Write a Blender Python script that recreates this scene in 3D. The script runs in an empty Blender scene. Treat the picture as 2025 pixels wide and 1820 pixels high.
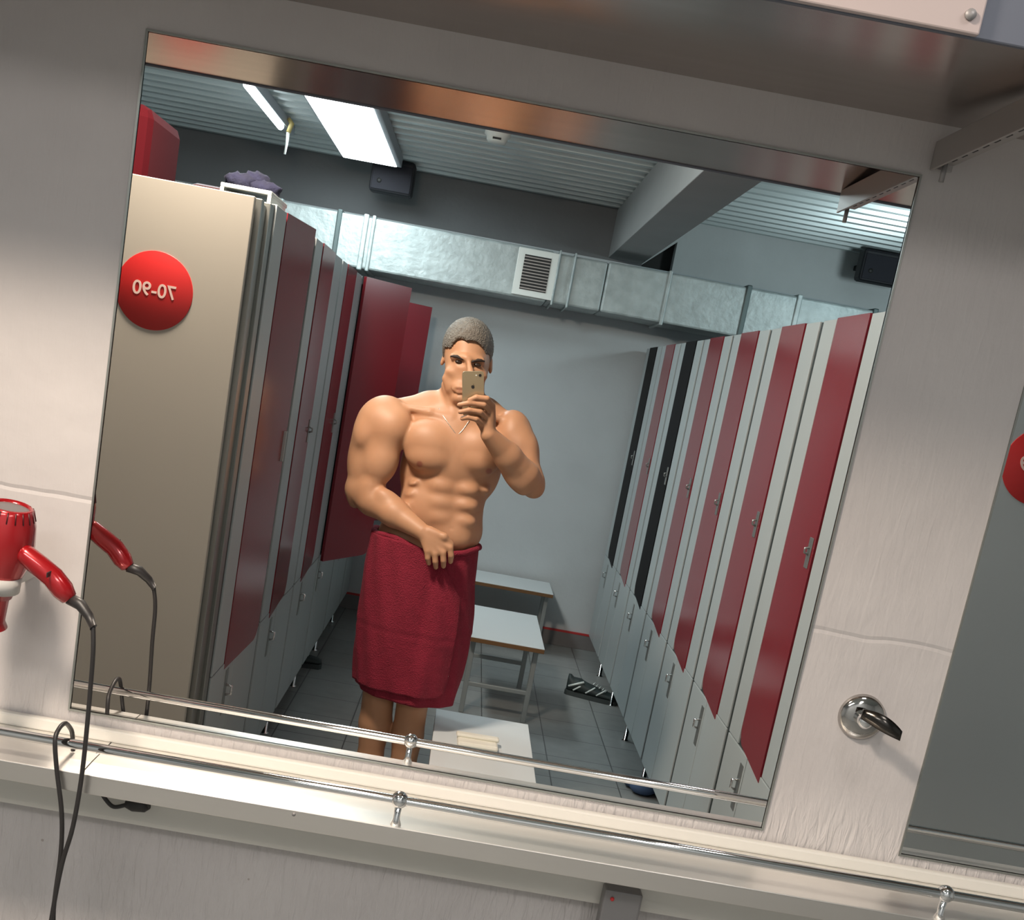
import bpy, bmesh, math, random
import numpy as np
from mathutils import Vector, Matrix, Euler
random.seed(7)
SC = bpy.context.scene
COL = SC.collection
PI = math.pi

# ------------------------------------------------------------------ camera
FPX = 2335.0
PP = (927.2, 1216.6)
R_CAM = np.array([[0.98409, 0.0093, 0.1774], [0.1757, -0.1993, -0.9640], [0.0264, 0.9799, -0.1977]])
# re-orthonormalise, built from yaw / pitch / roll
YAW, PITCH, ROLL = 0.02653, 0.19897, 0.18029
def _rot(y, p, r):
    B = np.array([[1, 0, 0], [0, 0, -1], [0, 1, 0]], float)
    cy, sy, cp, sp, cr, sr = math.cos(y), math.sin(y), math.cos(p), math.sin(p), math.cos(r), math.sin(r)
    return (np.array([[cr, -sr, 0], [sr, cr, 0], [0, 0, 1]]) @ np.array([[1, 0, 0], [0, cp, -sp], [0, sp, cp]])
            @ np.array([[cy, 0, -sy], [0, 1, 0], [sy, 0, cy]]) @ B)
R_CAM = _rot(YAW, PITCH, ROLL)
CAM = Vector((0.0, -1.86, 1.62))
cam_data = bpy.data.cameras.new('camera')
cam = bpy.data.objects.new('camera', cam_data); COL.objects.link(cam)
M = Matrix([[R_CAM[0][i], -R_CAM[1][i], -R_CAM[2][i], CAM[i]] for i in range(3)] + [[0, 0, 0, 1]])
cam.matrix_world = M
cam_data.sensor_fit = 'HORIZONTAL'; cam_data.sensor_width = 36.0
cam_data.lens = FPX / 2025 * 36.0
cam_data.shift_x = (1012.5 - PP[0]) / 2025
cam_data.shift_y = (PP[1] - 910) / 2025
cam_data.clip_start = 0.02
SC.camera = cam

# ------------------------------------------------------------------ view, world, light
SC.view_settings.view_transform = 'Standard'
SC.view_settings.look = 'None'
SC.view_settings.exposure = 0.0
SC.view_settings.gamma = 1.0
SC.view_settings.use_curve_mapping = False
world = bpy.data.worlds.new('world'); SC.world = world
world.use_nodes = True
world.node_tree.nodes['Background'].inputs[0].default_value = (0.75, 0.85, 0.9, 1)
world.node_tree.nodes['Background'].inputs[1].default_value = 0.03
SC.cycles.max_bounces = 8; SC.cycles.diffuse_bounces = 4; SC.cycles.glossy_bounces = 4
SC.cycles.use_denoising = True
SC.cycles.sample_clamp_indirect = 4.0

WARM = (1.0, 0.85, 0.70); COOL = (0.80, 0.97, 1.0); NEUT = (1.0, 0.95, 0.91)
def area_lamp(loc, size, power, color, aim=(0, 0, -1), size_y=None):
    d = bpy.data.lights.new('ceiling_light', 'AREA'); d.energy = power; d.color = color
    d.shape = 'RECTANGLE'; d.size = size; d.size_y = size_y or size
    o = bpy.data.objects.new('ceiling_light', d); COL.objects.link(o)
    o.location = loc; o.rotation_euler = Vector(aim).to_track_quat('-Z', 'Y').to_euler()
    return o
def point_fill(loc, r, power, color):  # bare point lights added to brighten ceiling and upper wall
    d = bpy.data.lights.new('added_point_light', 'POINT'); d.energy = power; d.color = color; d.shadow_soft_size = r
    o = bpy.data.objects.new('added_point_light', d); COL.objects.link(o); o.location = loc
    return o
# lamps near the mirror wall, one on each side of the mirror plane (room, and the room the mirror shows)
for s in (-1, 1):
    area_lamp((-0.74, s * 1.05, 2.60), 0.24, 50, WARM, aim=(0.22, s * -0.10 if s < 0 else 0.35, -1))
    area_lamp((0.95, s * 0.85, 2.66), 0.30, 6, NEUT)
    area_lamp((-0.85, s * 2.55, 2.64), 0.30, 32 if s < 0 else 20, NEUT if s < 0 else COOL, size_y=1.15, aim=(.25, 0, -1))
area_lamp((0.9, -2.6, 2.64), 0.30, 22, NEUT, size_y=1.15)
area_lamp((-0.82, 4.35, 2.665), 0.30, 19, COOL, size_y=1.15)
point_fill((-0.95, 3.3, 2.50), .10, 2.5, COOL)
point_fill((2.2, 3.9, 2.35), .12, 32, COOL)
point_fill((-1.6, 2.6, 2.45), .12, 5, COOL)

# ------------------------------------------------------------------ helpers
def ray(u, v):
    d = R_CAM.T @ np.array([(u - PP[0]) / FPX, (v - PP[1]) / FPX, 1.0])
    return Vector(d)
def W(u, v, Y):
    """the point seen at pixel u, v, at depth Y"""
    d = ray(u, v); t = (Y - CAM.y) / d.y
    return CAM + d * t
def WZ(u, v, Z):
    d = ray(u, v); t = (Z - CAM.z) / d.z
    return CAM + d * t

def nodes_of(m):
    m.use_nodes = True
    nt = m.node_tree
    return nt, nt.nodes['Principled BSDF']
def mat(name, color, rough=0.5, metal=0.0, noise=None, bump=None, spec=None, coat=0, emit=None, estr=0, sss=0, aniso=0, scale3=None):
    """noise=(scale, amount): slight colour mottling; bump=(scale, strength)"""
    m = bpy.data.materials.new(name); nt, b = nodes_of(m)
    b.inputs['Base Color'].default_value = (*color, 1)
    b.inputs['Roughness'].default_value = rough; b.inputs['Metallic'].default_value = metal
    if spec is not None: b.inputs['Specular IOR Level'].default_value = spec
    if coat: b.inputs['Coat Weight'].default_value = coat; b.inputs['Coat Roughness'].default_value = 0.12
    if emit: b.inputs['Emission Color'].default_value = (*emit, 1); b.inputs['Emission Strength'].default_value = estr
    if sss:
        b.inputs['Subsurface Weight'].default_value = sss
        b.inputs['Subsurface Radius'].default_value = (1, .35, .2); b.inputs['Subsurface Scale'].default_value = 0.012
    if aniso: b.inputs['Anisotropic'].default_value = aniso
    tc = nt.nodes.new('ShaderNodeTexCoord'); mp = nt.nodes.new('ShaderNodeMapping')
    nt.links.new(tc.outputs['Object'], mp.inputs[0])
    if scale3: mp.inputs['Scale'].default_value = scale3
    if noise:
        n = nt.nodes.new('ShaderNodeTexNoise'); n.inputs['Scale'].default_value = noise[0]; n.inputs['Detail'].default_value = 5
        nt.links.new(mp.outputs[0], n.inputs['Vector'])
        mx = nt.nodes.new('ShaderNodeMix'); mx.data_type = 'RGBA'
        a = noise[1]
        mx.inputs['A'].default_value = (*[max(0, c * (1 - a)) for c in color], 1)
        mx.inputs['B'].default_value = (*[min(1, c * (1 + a)) for c in color], 1)
        nt.links.new(n.outputs[0], mx.inputs['Factor']); nt.links.new(mx.outputs['Result'], b.inputs['Base Color'])
    if bump:
        n2 = nt.nodes.new('ShaderNodeTexNoise'); n2.inputs['Scale'].default_value = bump[0]; n2.inputs['Detail'].default_value = 4
        nt.links.new(mp.outputs[0], n2.inputs['Vector'])
        bp = nt.nodes.new('ShaderNodeBump'); bp.inputs['Strength'].default_value = bump[1]; bp.inputs['Distance'].default_value = 0.01
        nt.links.new(n2.outputs[0], bp.inputs['Height']); nt.links.new(bp.outputs[0], b.inputs['Normal'])
    return m

def plaster_mat():
    m = bpy.data.materials.new('white_plaster'); nt, b = nodes_of(m); N = nt.nodes; L = nt.links
    b.inputs['Roughness'].default_value = 0.6
    tc = N.new('ShaderNodeTexCoord')
    n = N.new('ShaderNodeTexNoise'); n.inputs['Scale'].default_value = 3; n.inputs['Detail'].default_value = 6
    L.new(tc.outputs['Object'], n.inputs['Vector'])
    cr = N.new('ShaderNodeValToRGB'); cr.color_ramp.elements[0].position = .3; cr.color_ramp.elements[1].position = .75
    cr.color_ramp.elements[0].color = (.47, .44, .435, 1); cr.color_ramp.elements[1].color = (.55, .52, .51, 1)
    L.new(n.outputs[0], cr.inputs[0])
    # small dark pin holes
    v = N.new('ShaderNodeTexVoronoi'); v.inputs['Scale'].default_value = 7; L.new(tc.outputs['Object'], v.inputs['Vector'])
    lt = N.new('ShaderNodeMath'); lt.operation = 'LESS_THAN'; lt.inputs[1].default_value = 0.028; L.new(v.outputs['Distance'], lt.inputs[0])
    mx = N.new('ShaderNodeMix'); mx.data_type = 'RGBA'; mx.inputs['B'].default_value = (.25, .2, .17, 1)
    ml = N.new('ShaderNodeMath'); ml.operation = 'MULTIPLY'; ml.inputs[1].default_value = .6; L.new(lt.outputs[0], ml.inputs[0])
    L.new(ml.outputs[0], mx.inputs['Factor']); L.new(cr.outputs[0], mx.inputs['A']); L.new(mx.outputs['Result'], b.inputs['Base Color'])
    # trowel strokes: noise stretched upright and slightly slanted + broad lumps + block joints
    mp = N.new('ShaderNodeMapping'); mp.inputs['Scale'].default_value = (85, 85, 16); mp.inputs['Rotation'].default_value = (0, .25, 0)
    L.new(tc.outputs['Object'], mp.inputs[0])
    n1 = N.new('ShaderNodeTexNoise'); n1.inputs['Scale'].default_value = 1; n1.inputs['Detail'].default_value = 3; n1.inputs['Distortion'].default_value = .6
    L.new(mp.outputs[0], n1.inputs['Vector'])
    n2 = N.new('ShaderNodeTexNoise'); n2.inputs['Scale'].default_value = 9; n2.inputs['Detail'].default_value = 5; L.new(tc.outputs['Object'], n2.inputs['Vector'])
    sp = N.new('ShaderNodeSeparateXYZ'); L.new(tc.outputs['Object'], sp.inputs[0])
    wob = N.new('ShaderNodeTexNoise'); wob.inputs['Scale'].default_value = 6; L.new(tc.outputs['Object'], wob.inputs['Vector'])
    w2 = N.new('ShaderNodeMath'); w2.operation = 'MULTIPLY_ADD'; w2.inputs[1].default_value = .03; L.new(wob.outputs[0], w2.inputs[0]); L.new(sp.outputs['Z'], w2.inputs[2])
    jo = N.new('ShaderNodeMath'); jo.operation = 'SUBTRACT'; jo.inputs[1].default_value = 1.335; L.new(w2.outputs[0], jo.inputs[0])
    ab = N.new('ShaderNodeMath'); ab.operation = 'ABSOLUTE'; L.new(jo.outputs[0], ab.inputs[0])
    gr = N.new('ShaderNodeMapRange'); gr.inputs['From Max'].default_value = .006; gr.inputs['To Min'].default_value = -.45; gr.inputs['To Max'].default_value = 0
    L.new(ab.outputs[0], gr.inputs['Value'])
    a1 = N.new('ShaderNodeMath'); a1.operation = 'MULTIPLY_ADD'; a1.inputs[1].default_value = .5; L.new(n1.outputs[0], a1.inputs[0]); L.new(n2.outputs[0], a1.inputs[2])
    mr = N.new('ShaderNodeMapRange'); mr.inputs['From Min'].default_value = .96; mr.inputs['From Max'].default_value = 1.06; mr.inputs['To Min'].default_value = 3.4; mr.inputs['To Max'].default_value = .45
    L.new(sp.outputs['Z'], mr.inputs['Value'])
    lf = N.new('ShaderNodeTexNoise'); lf.inputs['Scale'].default_value = 4; L.new(tc.outputs['Object'], lf.inputs['Vector'])
    m3 = N.new('ShaderNodeMath'); m3.operation = 'MULTIPLY'; L.new(mr.outputs[0], m3.inputs[0]); L.new(lf.outputs[0], m3.inputs[1]); L.new(m3.outputs[0], a1.inputs[1])
    a2 = N.new('ShaderNodeMath'); a2.operation = 'ADD'; L.new(a1.outputs[0], a2.inputs[0]); L.new(gr.outputs[0], a2.inputs[1])
    bp = N.new('ShaderNodeBump'); bp.inputs['Strength'].default_value = .6; bp.inputs['Distance'].default_value = .006
    L.new(a2.outputs[0], bp.inputs['Height']); L.new(bp.outputs[0], b.inputs['Normal'])
    return m

def tile_mat():
    m = bpy.data.materials.new('grey_floor_tiles'); nt, b = nodes_of(m); N = nt.nodes; L = nt.links
    tc = N.new('ShaderNodeTexCoord')
    br = N.new('ShaderNodeTexBrick'); br.offset = 0; br.squash = 1
    br.inputs['Scale'].default_value = 1; br.inputs['Brick Width'].default_value = .3; br.inputs['Row Height'].default_value = .3
    br.inputs['Mortar Size'].default_value = .003; br.inputs['Mortar Smooth'].default_value = .2
    br.inputs['Color1'].default_value = (.30, .31, .30, 1); br.inputs['Color2'].default_value = (.35, .36, .35, 1)
    br.inputs['Mortar'].default_value = (.10, .10, .10, 1)
    L.new(tc.outputs['Object'], br.inputs['Vector'])
    n = N.new('ShaderNodeTexNoise'); n.inputs['Scale'].default_value = 14; n.inputs['Detail'].default_value = 6; L.new(tc.outputs['Object'], n.inputs['Vector'])
    mx = N.new('ShaderNodeMix'); mx.data_type = 'RGBA'; mx.blend_type = 'MULTIPLY'; mx.inputs['Factor'].default_value = .35
    L.new(br.outputs['Color'], mx.inputs['A']); L.new(n.outputs[0], mx.inputs['B']); L.new(mx.outputs['Result'], b.inputs['Base Color'])
    b.inputs['Roughness'].default_value = .35
    return m

def skin_mat():
    m = bpy.data.materials.new('skin'); nt, b = nodes_of(m); N = nt.nodes; L = nt.links
    at = N.new('ShaderNodeAttribute'); at.attribute_name = 'tint'
    tc = N.new('ShaderNodeTexCoord'); n = N.new('ShaderNodeTexNoise'); n.inputs['Scale'].default_value = 9; n.inputs['Detail'].default_value = 5
    L.new(tc.outputs['Object'], n.inputs['Vector'])
    base = N.new('ShaderNodeMix'); base.data_type = 'RGBA'
    base.inputs['A'].default_value = (.43, .215, .115, 1); base.inputs['B'].default_value = (.54, .30, .175, 1); L.new(n.outputs[0], base.inputs['Factor'])
    mx = N.new('ShaderNodeMix'); mx.data_type = 'RGBA'; mx.inputs['B'].default_value = (.30, .085, .06, 1)
    L.new(at.outputs['Fac'], mx.inputs['Factor']); L.new(base.outputs['Result'], mx.inputs['A']); L.new(mx.outputs['Result'], b.inputs['Base Color'])
    b.inputs['Roughness'].default_value = .5; b.inputs['Specular IOR Level'].default_value = .4
    b.inputs['Subsurface Weight'].default_value = .12; b.inputs['Subsurface Radius'].default_value = (1, .35, .2); b.inputs['Subsurface Scale'].default_value = .008
    return m

MT = dict(
    plaster=plaster_mat(), tiles=tile_mat(), skin=skin_mat(),
    backwall=mat('pale_blue_grey_wall', (.50, .54, .56), .65, noise=(4, .08), bump=(20, .25)),
    upper=mat('dark_grey_wall_band', (.15, .155, .16), .8, noise=(3, .15), bump=(30, .2)),  # darker tone for the wall band above the duct
    upper_lit=mat('upper_wall_lit_tone', (.58, .60, .60), .8, noise=(3, .15), bump=(30, .2)),  # lighter copy of the upper wall, lamp light put into the colour
    galv=mat('galvanised_sheet', (.62, .68, .68), .42, .45, noise=(8, .12), scale3=(.2, 1, 1)),
    foil=mat('aluminium_foil_wrap', (.42, .47, .47), .55, .4, noise=(14, .35), bump=(30, .45)),
    darkfoil=mat('dark_flange', (.10, .13, .13), .5, .5),
    beam=mat('painted_beam', (.34, .35, .35), .7, noise=(4, .1)),
    steel=mat('brushed_steel', (.44, .38, .345), .22, 1.0, noise=(6, .12), scale3=(.3, 6, 1)),
    steel2=mat('satin_steel', (.78, .74, .70), .36, 1.0, noise=(5, .08), scale3=(.4, 4, 4)),
    ledgetop=mat('satin_aluminium_top', (.88, .86, .82), .36, .9, noise=(5, .05), scale3=(.4, 4, 4)),
    chrome=mat('chrome', (.82, .82, .82), .07, 1.0),
    greysteel=mat('grey_painted_steel', (.26, .25, .25), .5, .3),
    bracket=mat('bracket_grey_metal', (.36, .34, .33), .45, .6),
    dark=mat('black_slot', (.012, .012, .012), .6),
    cream=mat('cream_board', (.64, .62, .575), .5, noise=(5, .06)),
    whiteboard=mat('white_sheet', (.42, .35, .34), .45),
    lockbody=mat('carcass_gap_shade', (.035, .045, .045), .5, .2),  # carcass near black, the shade of the door gaps put into its colour
    lockpale=mat('locker_pale_grey', (.43, .475, .48), .38, .05, noise=(3, .04)),
    red=mat('dark_red_laminate', (.215, .017, .026), .2, 0, spec=.55, noise=(2, .05)),
    blackdoor=mat('black_laminate', (.004, .003, .004), .6, spec=.15),
    alu=mat('aluminium_profile', (.30, .31, .29), .4, .8),
    beige=mat('beige_laminate', (.47, .44, .38), .45, noise=(3, .04)),
    signred=mat('sign_red', (.50, .016, .016), .45),
    signwhite=mat('sign_white', (.85, .62, .55), .5),
    redbox=mat('red_box', (.055, .003, .006), .9, spec=.1),
    blue=mat('blue_fabric', (.003, .004, .022), .9, noise=(30, .6), bump=(40, .8)),
    white=mat('white_plastic', (.78, .80, .76), .35),
    bone=mat('cream_plastic', (.82, .80, .70), .4),
    tabletop=mat('white_melamine', (.66, .70, .71), .3),
    edge=mat('brown_edging', (.16, .08, .03), .5),
    tubegrey=mat('grey_tube', (.33, .36, .36), .4, .4),
    skirt=mat('skirting_tile', (.17, .16, .16), .4, noise=(8, .15)),
    redline=mat('red_line', (.45, .03, .03), .5),
    speaker=mat('black_speaker', (.008, .008, .012), .6),
    lampwhite=mat('lit_diffuser', (.9, .9, .9), .5, emit=(.86, .97, 1.0), estr=9),
    lampcase=mat('lamp_casing', (.35, .37, .40), .5),
    yellow=mat('yellowed_plastic', (.55, .45, .18), .5),
    rubber=mat('black_rubber', (.02, .018, .018), .45),
    dryer=mat('metallic_red_paint', (.36, .006, .010), .22, .35, coat=.8),
    grill=mat('grey_grille', (.20, .18, .18), .4, .4),
    hair=mat('greying_hair', (.15, .135, .115), .6, noise=(70, .6), bump=(220, .6)),
    brow=mat('dark_hair', (.03, .02, .015), .7),
    eye=mat('eye_shaded', (.03, .02, .015), .2),  # whole eye dark brown, socket shade put into the colour
    lip=mat('lips', (.36, .12, .09), .5),
    towel=mat('burgundy_terry', (.235, .010, .030), .92, noise=(25, .22), bump=(260, .7)),
    gold=mat('gold_aluminium', (.52, .42, .27), .35, .7),
    chain=mat('silver_chain', (.75, .68, .6), .3, .9),
    shoe=mat('black_shoe', (.02, .03, .03), .6, noise=(20, .4)),
    shoewhite=mat('white_shoe_trim', (.72, .78, .76), .5),
    bluecloth=mat('blue_cloth', (.05, .09, .18), .8),
    brass=mat('nickel_lock', (.30, .31, .30), .35, .7),
)

class MB:
    """collects shapes, then links them as one mesh object"""
    def __init__(s): s.v = []; s.f = []; s.sm = []
    def add(s, vs, fs, smooth=False):
        o = len(s.v); s.v += [tuple(v) for v in vs]; s.f += [tuple(i + o for i in f) for f in fs]; s.sm += [smooth] * len(fs); return s
    def box(s, x0, x1, y0, y1, z0, z1, M=None):
        vs = [Vector((x, y, z)) for x in (x0, x1) for y in (y0, y1) for z in (z0, z1)]
        if M: vs = [M @ v for v in vs]
        return s.add(vs, [(0, 1, 3, 2), (4, 6, 7, 5), (0, 4, 5, 1), (2, 3, 7, 6), (0, 2, 6, 4), (1, 5, 7, 3)])
    def bbox(s, x0, x1, y0, y1, z0, z1, r=.003, M=None):
        """box with chamfered edges"""
        r = min(r, abs(x1 - x0) * .45, abs(y1 - y0) * .45, abs(z1 - z0) * .45)
        bm = bmesh.new(); bmesh.ops.create_cube(bm, size=1)
        for v in bm.verts:
            v.co = Vector((x0 + (v.co.x + .5) * (x1 - x0), y0 + (v.co.y + .5) * (y1 - y0), z0 + (v.co.z + .5) * (z1 - z0)))
        bmesh.ops.bevel(bm, geom=bm.edges[:], offset=r, segments=2, affect='EDGES', profile=.5)
        if M: bm.transform(M)
        bm.verts.ensure_lookup_table(); bm.verts.index_update()
        s.add([v.co.copy() for v in bm.verts], [[v.index for v in f.verts] for f in bm.faces]); bm.free(); return s
    def tube(s, pts, r, n=10, caps=True, rs=None):
        pts = [Vector(p) for p in pts]; m = len(pts)
        rs = rs or [r] * m
        t0 = (pts[1] - pts[0]).normalized(); up = Vector((0, 0, 1)) if abs(t0.z) < .9 else Vector((1, 0, 0))
        a = t0.cross(up).normalized(); vs = []; fs = []
        for i, p in enumerate(pts):
            t = (pts[min(i + 1, m - 1)] - pts[max(i - 1, 0)]).normalized()
            a = (a - t * a.dot(t)).normalized(); b = t.cross(a)
            for k in range(n):
                an = 2 * PI * k / n; vs.append(p + (a * math.cos(an) + b * math.sin(an)) * rs[i])
        for i in range(m - 1):
            for k in range(n): fs.append((i * n + k, i * n + (k + 1) % n, (i + 1) * n + (k + 1) % n, (i + 1) * n + k))
        s.add(vs, fs, True)
        if caps: s.add(vs[:n], [tuple(range(n))[::-1]]); s.add(vs[-n:], [tuple(range(n))])
        return s
    def lathe(s, prof, origin, axis=(0, 0, 1), n=24, sx=1.0):
        """prof: (distance along axis, radius)"""
        ax = Vector(axis).normalized(); up = Vector((0, 0, 1)) if abs(ax.z) < .9 else Vector((1, 0, 0))
        a = ax.cross(up).normalized(); b = ax.cross(a); o = Vector(origin)
        vs = [o + ax * h + (a * math.cos(2 * PI * k / n) * sx + b * math.sin(2 * PI * k / n)) * r for h, r in prof for k in range(n)]
        fs = [(i * n + k, i * n + (k + 1) % n, (i + 1) * n + (k + 1) % n, (i + 1) * n + k) for i in range(len(prof) - 1) for k in range(n)]
        return s.add(vs, fs, True)
    def sphere(s, c, r, n=16, sc=(1, 1, 1), M=None):
        vs = []; fs = []; m = n // 2 + 1; c = Vector(c)
        for i in range(m + 1):
            th = PI * i / m
            for k in range(n):
                ph = 2 * PI * k / n
                v = Vector((math.sin(th) * math.cos(ph) * r * sc[0], math.sin(th) * math.sin(ph) * r * sc[1], math.cos(th) * r * sc[2]))
                if M: v = M @ v
                vs.append(c + v)
        for i in range(m):
            for k in range(n): fs.append((i * n + k, (i + 1) * n + k, (i + 1) * n + (k + 1) % n, i * n + (k + 1) % n))
        return s.add(vs, fs, True)
    def poly(s, pts, d):
        """closed outline pts extruded by vector d"""
        pts = [Vector(p) for p in pts]; n = len(pts); d = Vector(d)
        vs = pts + [p + d for p in pts]
        return s.add(vs, [tuple(range(n))[::-1], tuple(range(n, 2 * n))] + [(i, (i + 1) % n, (i + 1) % n + n, i + n) for i in range(n)])
    def build(s, name, m, parent=None, loc=None):
        off = Vector((0, 0, 0))
        if parent is not None:
            p = parent
            while p: off += p.location; p = p.parent
        if loc is not None: off = Vector(loc)
        me = bpy.data.meshes.new(name)
        me.from_pydata([Vector(v) - off for v in s.v], [], s.f)
        me.polygons.foreach_set('use_smooth', s.sm)
        bm = bmesh.new(); bm.from_mesh(me); bmesh.ops.remove_doubles(bm, verts=bm.verts, dist=1e-6)
        bmesh.ops.recalc_face_normals(bm, faces=bm.faces); bm.to_mesh(me); bm.free()
        me.materials.append(MT[m] if isinstance(m, str) else m)
        o = bpy.data.objects.new(name, me); COL.objects.link(o)
        if parent is not None: o.parent = parent
        elif loc is not None: o.location = loc
        return o

def thing(name, label, cat, loc=(0, 0, 0), group=None):
    o = bpy.data.objects.new(name, None); COL.objects.link(o); o.location = loc; o.empty_display_size = .1
    o['label'] = label; o['category'] = cat
    if group: o['group'] = group
    return o
def tag(o, label, cat, group=None):
    o['label'] = label; o['category'] = cat
    if group: o['group'] = group
    return o
def struct(o, label=None, cat=None):
    o['kind'] = 'structure'
    if label: o['label'] = label
    if cat: o['category'] = cat
    return o
def kids(o): return [c for c in bpy.data.objects if c.parent == o]
def reflect(root, label, group=None):
    """the same thing as the mirror shows it: turned over about the mirror plane y = 0"""
    def cp(o, par):
        c = o.copy(); COL.objects.link(c); c.parent = par
        for k in kids(o): cp(k, c)
        return c
    r = cp(root, None); r.location.y = -root.location.y; r.scale.y = -1
    r['label'] = label
    if group: r['group'] = group
    elif 'group' in r.keys(): del r['group']
    return r

# ------------------------------------------------------------------ the setting
CEIL = 2.74; YB = 5.7; XL, XR = -2.6, 3.4
floor = struct(MB().box(XL, XR, -3.4, YB + .1, -.05, 0).build('floor', 'tiles'), 'grey square tiled locker room floor', 'floor')
# mirror wall with two openings left open onto a mirrored copy of the room
m1 = (-.566, .5925, .975, 2.02); m2 = (.83, 2.0, .972, 2.02); T = .004
w = MB()
xs = [XL, m1[0], m1[1], m2[0], m2[1], XR]
w.box(XL, m1[0], 0, T, 0, CEIL + .05).box(m1[1], m2[0], 0, T, 0, CEIL + .05).box(m2[1], XR, 0, T, 0, CEIL + .05)
for mm in (m1, m2): w.box(mm[0], mm[1], 0, T, 0, mm[2]).box(mm[0], mm[1], 0, T, mm[3], CEIL + .05)
struct(w.build('wall_front', 'plaster'), 'white rough plastered wall that carries the mirrors', 'wall')
struct(MB().box(XL - .1, XL, -3.4, YB + .1, 0, CEIL + .05).build('wall_left', 'backwall'))
struct(MB().box(XR, XR + .1, -3.4, YB + .1, 0, CEIL + .05).build('wall_right', 'backwall'))
struct(MB().box(XL, XR, -3.5, -3.4, 0, CEIL + .05).build('wall_rear', 'backwall'))
struct(MB().box(XL, XR, YB, YB + .1, 0, 2.44).build('wall_back', 'backwall'), 'pale blue grey wall at the end of the aisle', 'wall')
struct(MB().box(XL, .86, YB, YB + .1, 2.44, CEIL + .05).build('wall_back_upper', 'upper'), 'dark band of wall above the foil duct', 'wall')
struct(MB().box(1.05, XR, YB, YB + .1, 2.44, CEIL + .05).poly([(.86, YB, 2.45), (1.05, YB, 2.62), (1.05, YB, 2.80), (.86, YB, 2.80)], (0, .1, 0)).build('wall_back_upper_right', 'upper_lit'), 'band of wall right of the beam, its grey lightened as if lit', 'wall')
struct(MB().box(.8, 1.1, YB + .101, YB + .14, 2.4, 2.8).build('wall_gap_backing', 'dark'))  # black sheet behind the triangular gap beside the beam
bb = struct(MB().bbox(XL, XR, YB - .015, YB, 0, .095, .002).build('baseboard_back', 'skirt'), 'grey tiled skirting with a red top line', 'baseboard')
MB().box(XL, XR, YB - .017, YB, .095, .107).build('top_line', 'redline', bb)
# corrugated metal ceiling, ribs running across
def corrugated(y0, y1, name):
    m = MB(); vs = []; fs = []; y = y0; prof = []
    P = .155
    while y < y1:
        for dy, dz in ((0, 0), (.050, 0), (.068, .045), (.135, .045)): prof.append((y + dy, CEIL + dz))
        y += P
    for (yy, zz) in prof: vs += [(XL, yy, zz), (XR, yy, zz)]
    for i in range(len(prof) - 1): fs.append((2 * i, 2 * i + 1, 2 * i + 3, 2 * i + 2))
    m.add(vs, fs)
    m.box(XL, XR, y0, y1, CEIL + .055, CEIL + .09)
    return struct(m.build(name, 'galv'), 'corrugated metal ceiling with ribs running across', 'ceiling')
corrugated(.01, YB, 'ceiling'); corrugated(-3.4, -.01, 'ceiling_near')
struct(MB().bbox(.65, .862, .4, YB - .005, 2.455, CEIL, .003).build('ceiling_beam', 'beam'), 'grey boxed beam under the ceiling', 'beam')

# mirrors: edge strips only, the reflection is a mirrored room built behind
def mirror(mm, label):
    x0, x1, z0, z1 = mm; m = MB(); e = .003
    m.box(x0 - e, x0, -.003, T, z0 - e, z1 + e).box(x1, x1 + e, -.003, T, z0 - e, z1 + e)
    m.box(x0, x1, -.003, T, z0 - e, z0).box(x0, x1, -.003, T, z1, z1 + e)
    return tag(m.build('wall_mirror', 'alu'), label, 'mirror')
mirror(m1, 'large frameless wall mirror showing the man and the locker aisle')
mirror(m2, 'second frameless wall mirror right of the chrome robe hook')

# ------------------------------------------------------------------ steel shelf over the mirrors
SH = thing('wall_shelf', 'steel shelf over the mirrors seen from below, sheen on its underside', 'shelf', (0, 0, 2.09))
m = MB(); vs = [(XL, 0, 2.097), (XR, 0, 2.097), (XR, -.475, 2.067), (XL, -.475, 2.067)]
m.add([(x, y, z) for x, y, z in vs] + [(x, y, z + .02) for x, y, z in vs], [(0, 1, 2, 3), (7, 6, 5, 4), (0, 4, 5, 1), (1, 5, 6, 2), (2, 6, 7, 3), (3, 7, 4, 0)])
m.build('shelf_board', 'steel', SH)
MB().bbox(XL, XR, -.482, -.475, 2.064, 2.20, .002).build('front_lip', mat('blue_grey_steel', (.12, .13, .16), .5, .5), SH)
reflect(SH, 'mirror image of the steel shelf, dark underside with an orange sheen', None)
pl = thing('name_plate', 'white plate screwed to the shelf front above the mirror', 'plate', (.1, -.484, 2.07))
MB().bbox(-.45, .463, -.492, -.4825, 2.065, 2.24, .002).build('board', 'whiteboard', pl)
MB().lathe([(0, 0), (0, .006), (-.003, .006), (-.0035, 0)], (.448, -.492, 2.083), (0, 1, 0), 12).build('screw', 'greysteel', pl)
br = thing('shelf_bracket', 'slotted metal bracket under the right of the steel shelf', 'bracket', (.615, -.02, 2.05))
m = MB().bbox(.600, .604, -.45, -.015, 2.028, 2.068, .001).bbox(.600, .632, -.45, -.015, 2.066, 2.069, .001)
m.bbox(.628, .632, -.45, -.015, 2.040, 2.068, .001).bbox(.600, .632, -.019, -.015, 2.030, 2.066, .001)
m.build('rail', 'bracket', br)
m = MB().box(.604, .6325, -.45, -.016, 2.0395, 2.0405); m.build('web', 'bracket', br)
m = MB()
for i in range(11): m.box(.612, .622, -.06 - i * .036, -.043 - i * .036, 2.0388, 2.0397)
m.build('slot', 'dark', br)
for y in (-.03, -.44): MB().tube([(.616, y, 2.04), (.616, y, 2.012)], .004, 8).build('bolt', 'greysteel', br)
reflect(br, 'mirror image of the slotted bracket hanging from the shelf')

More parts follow.
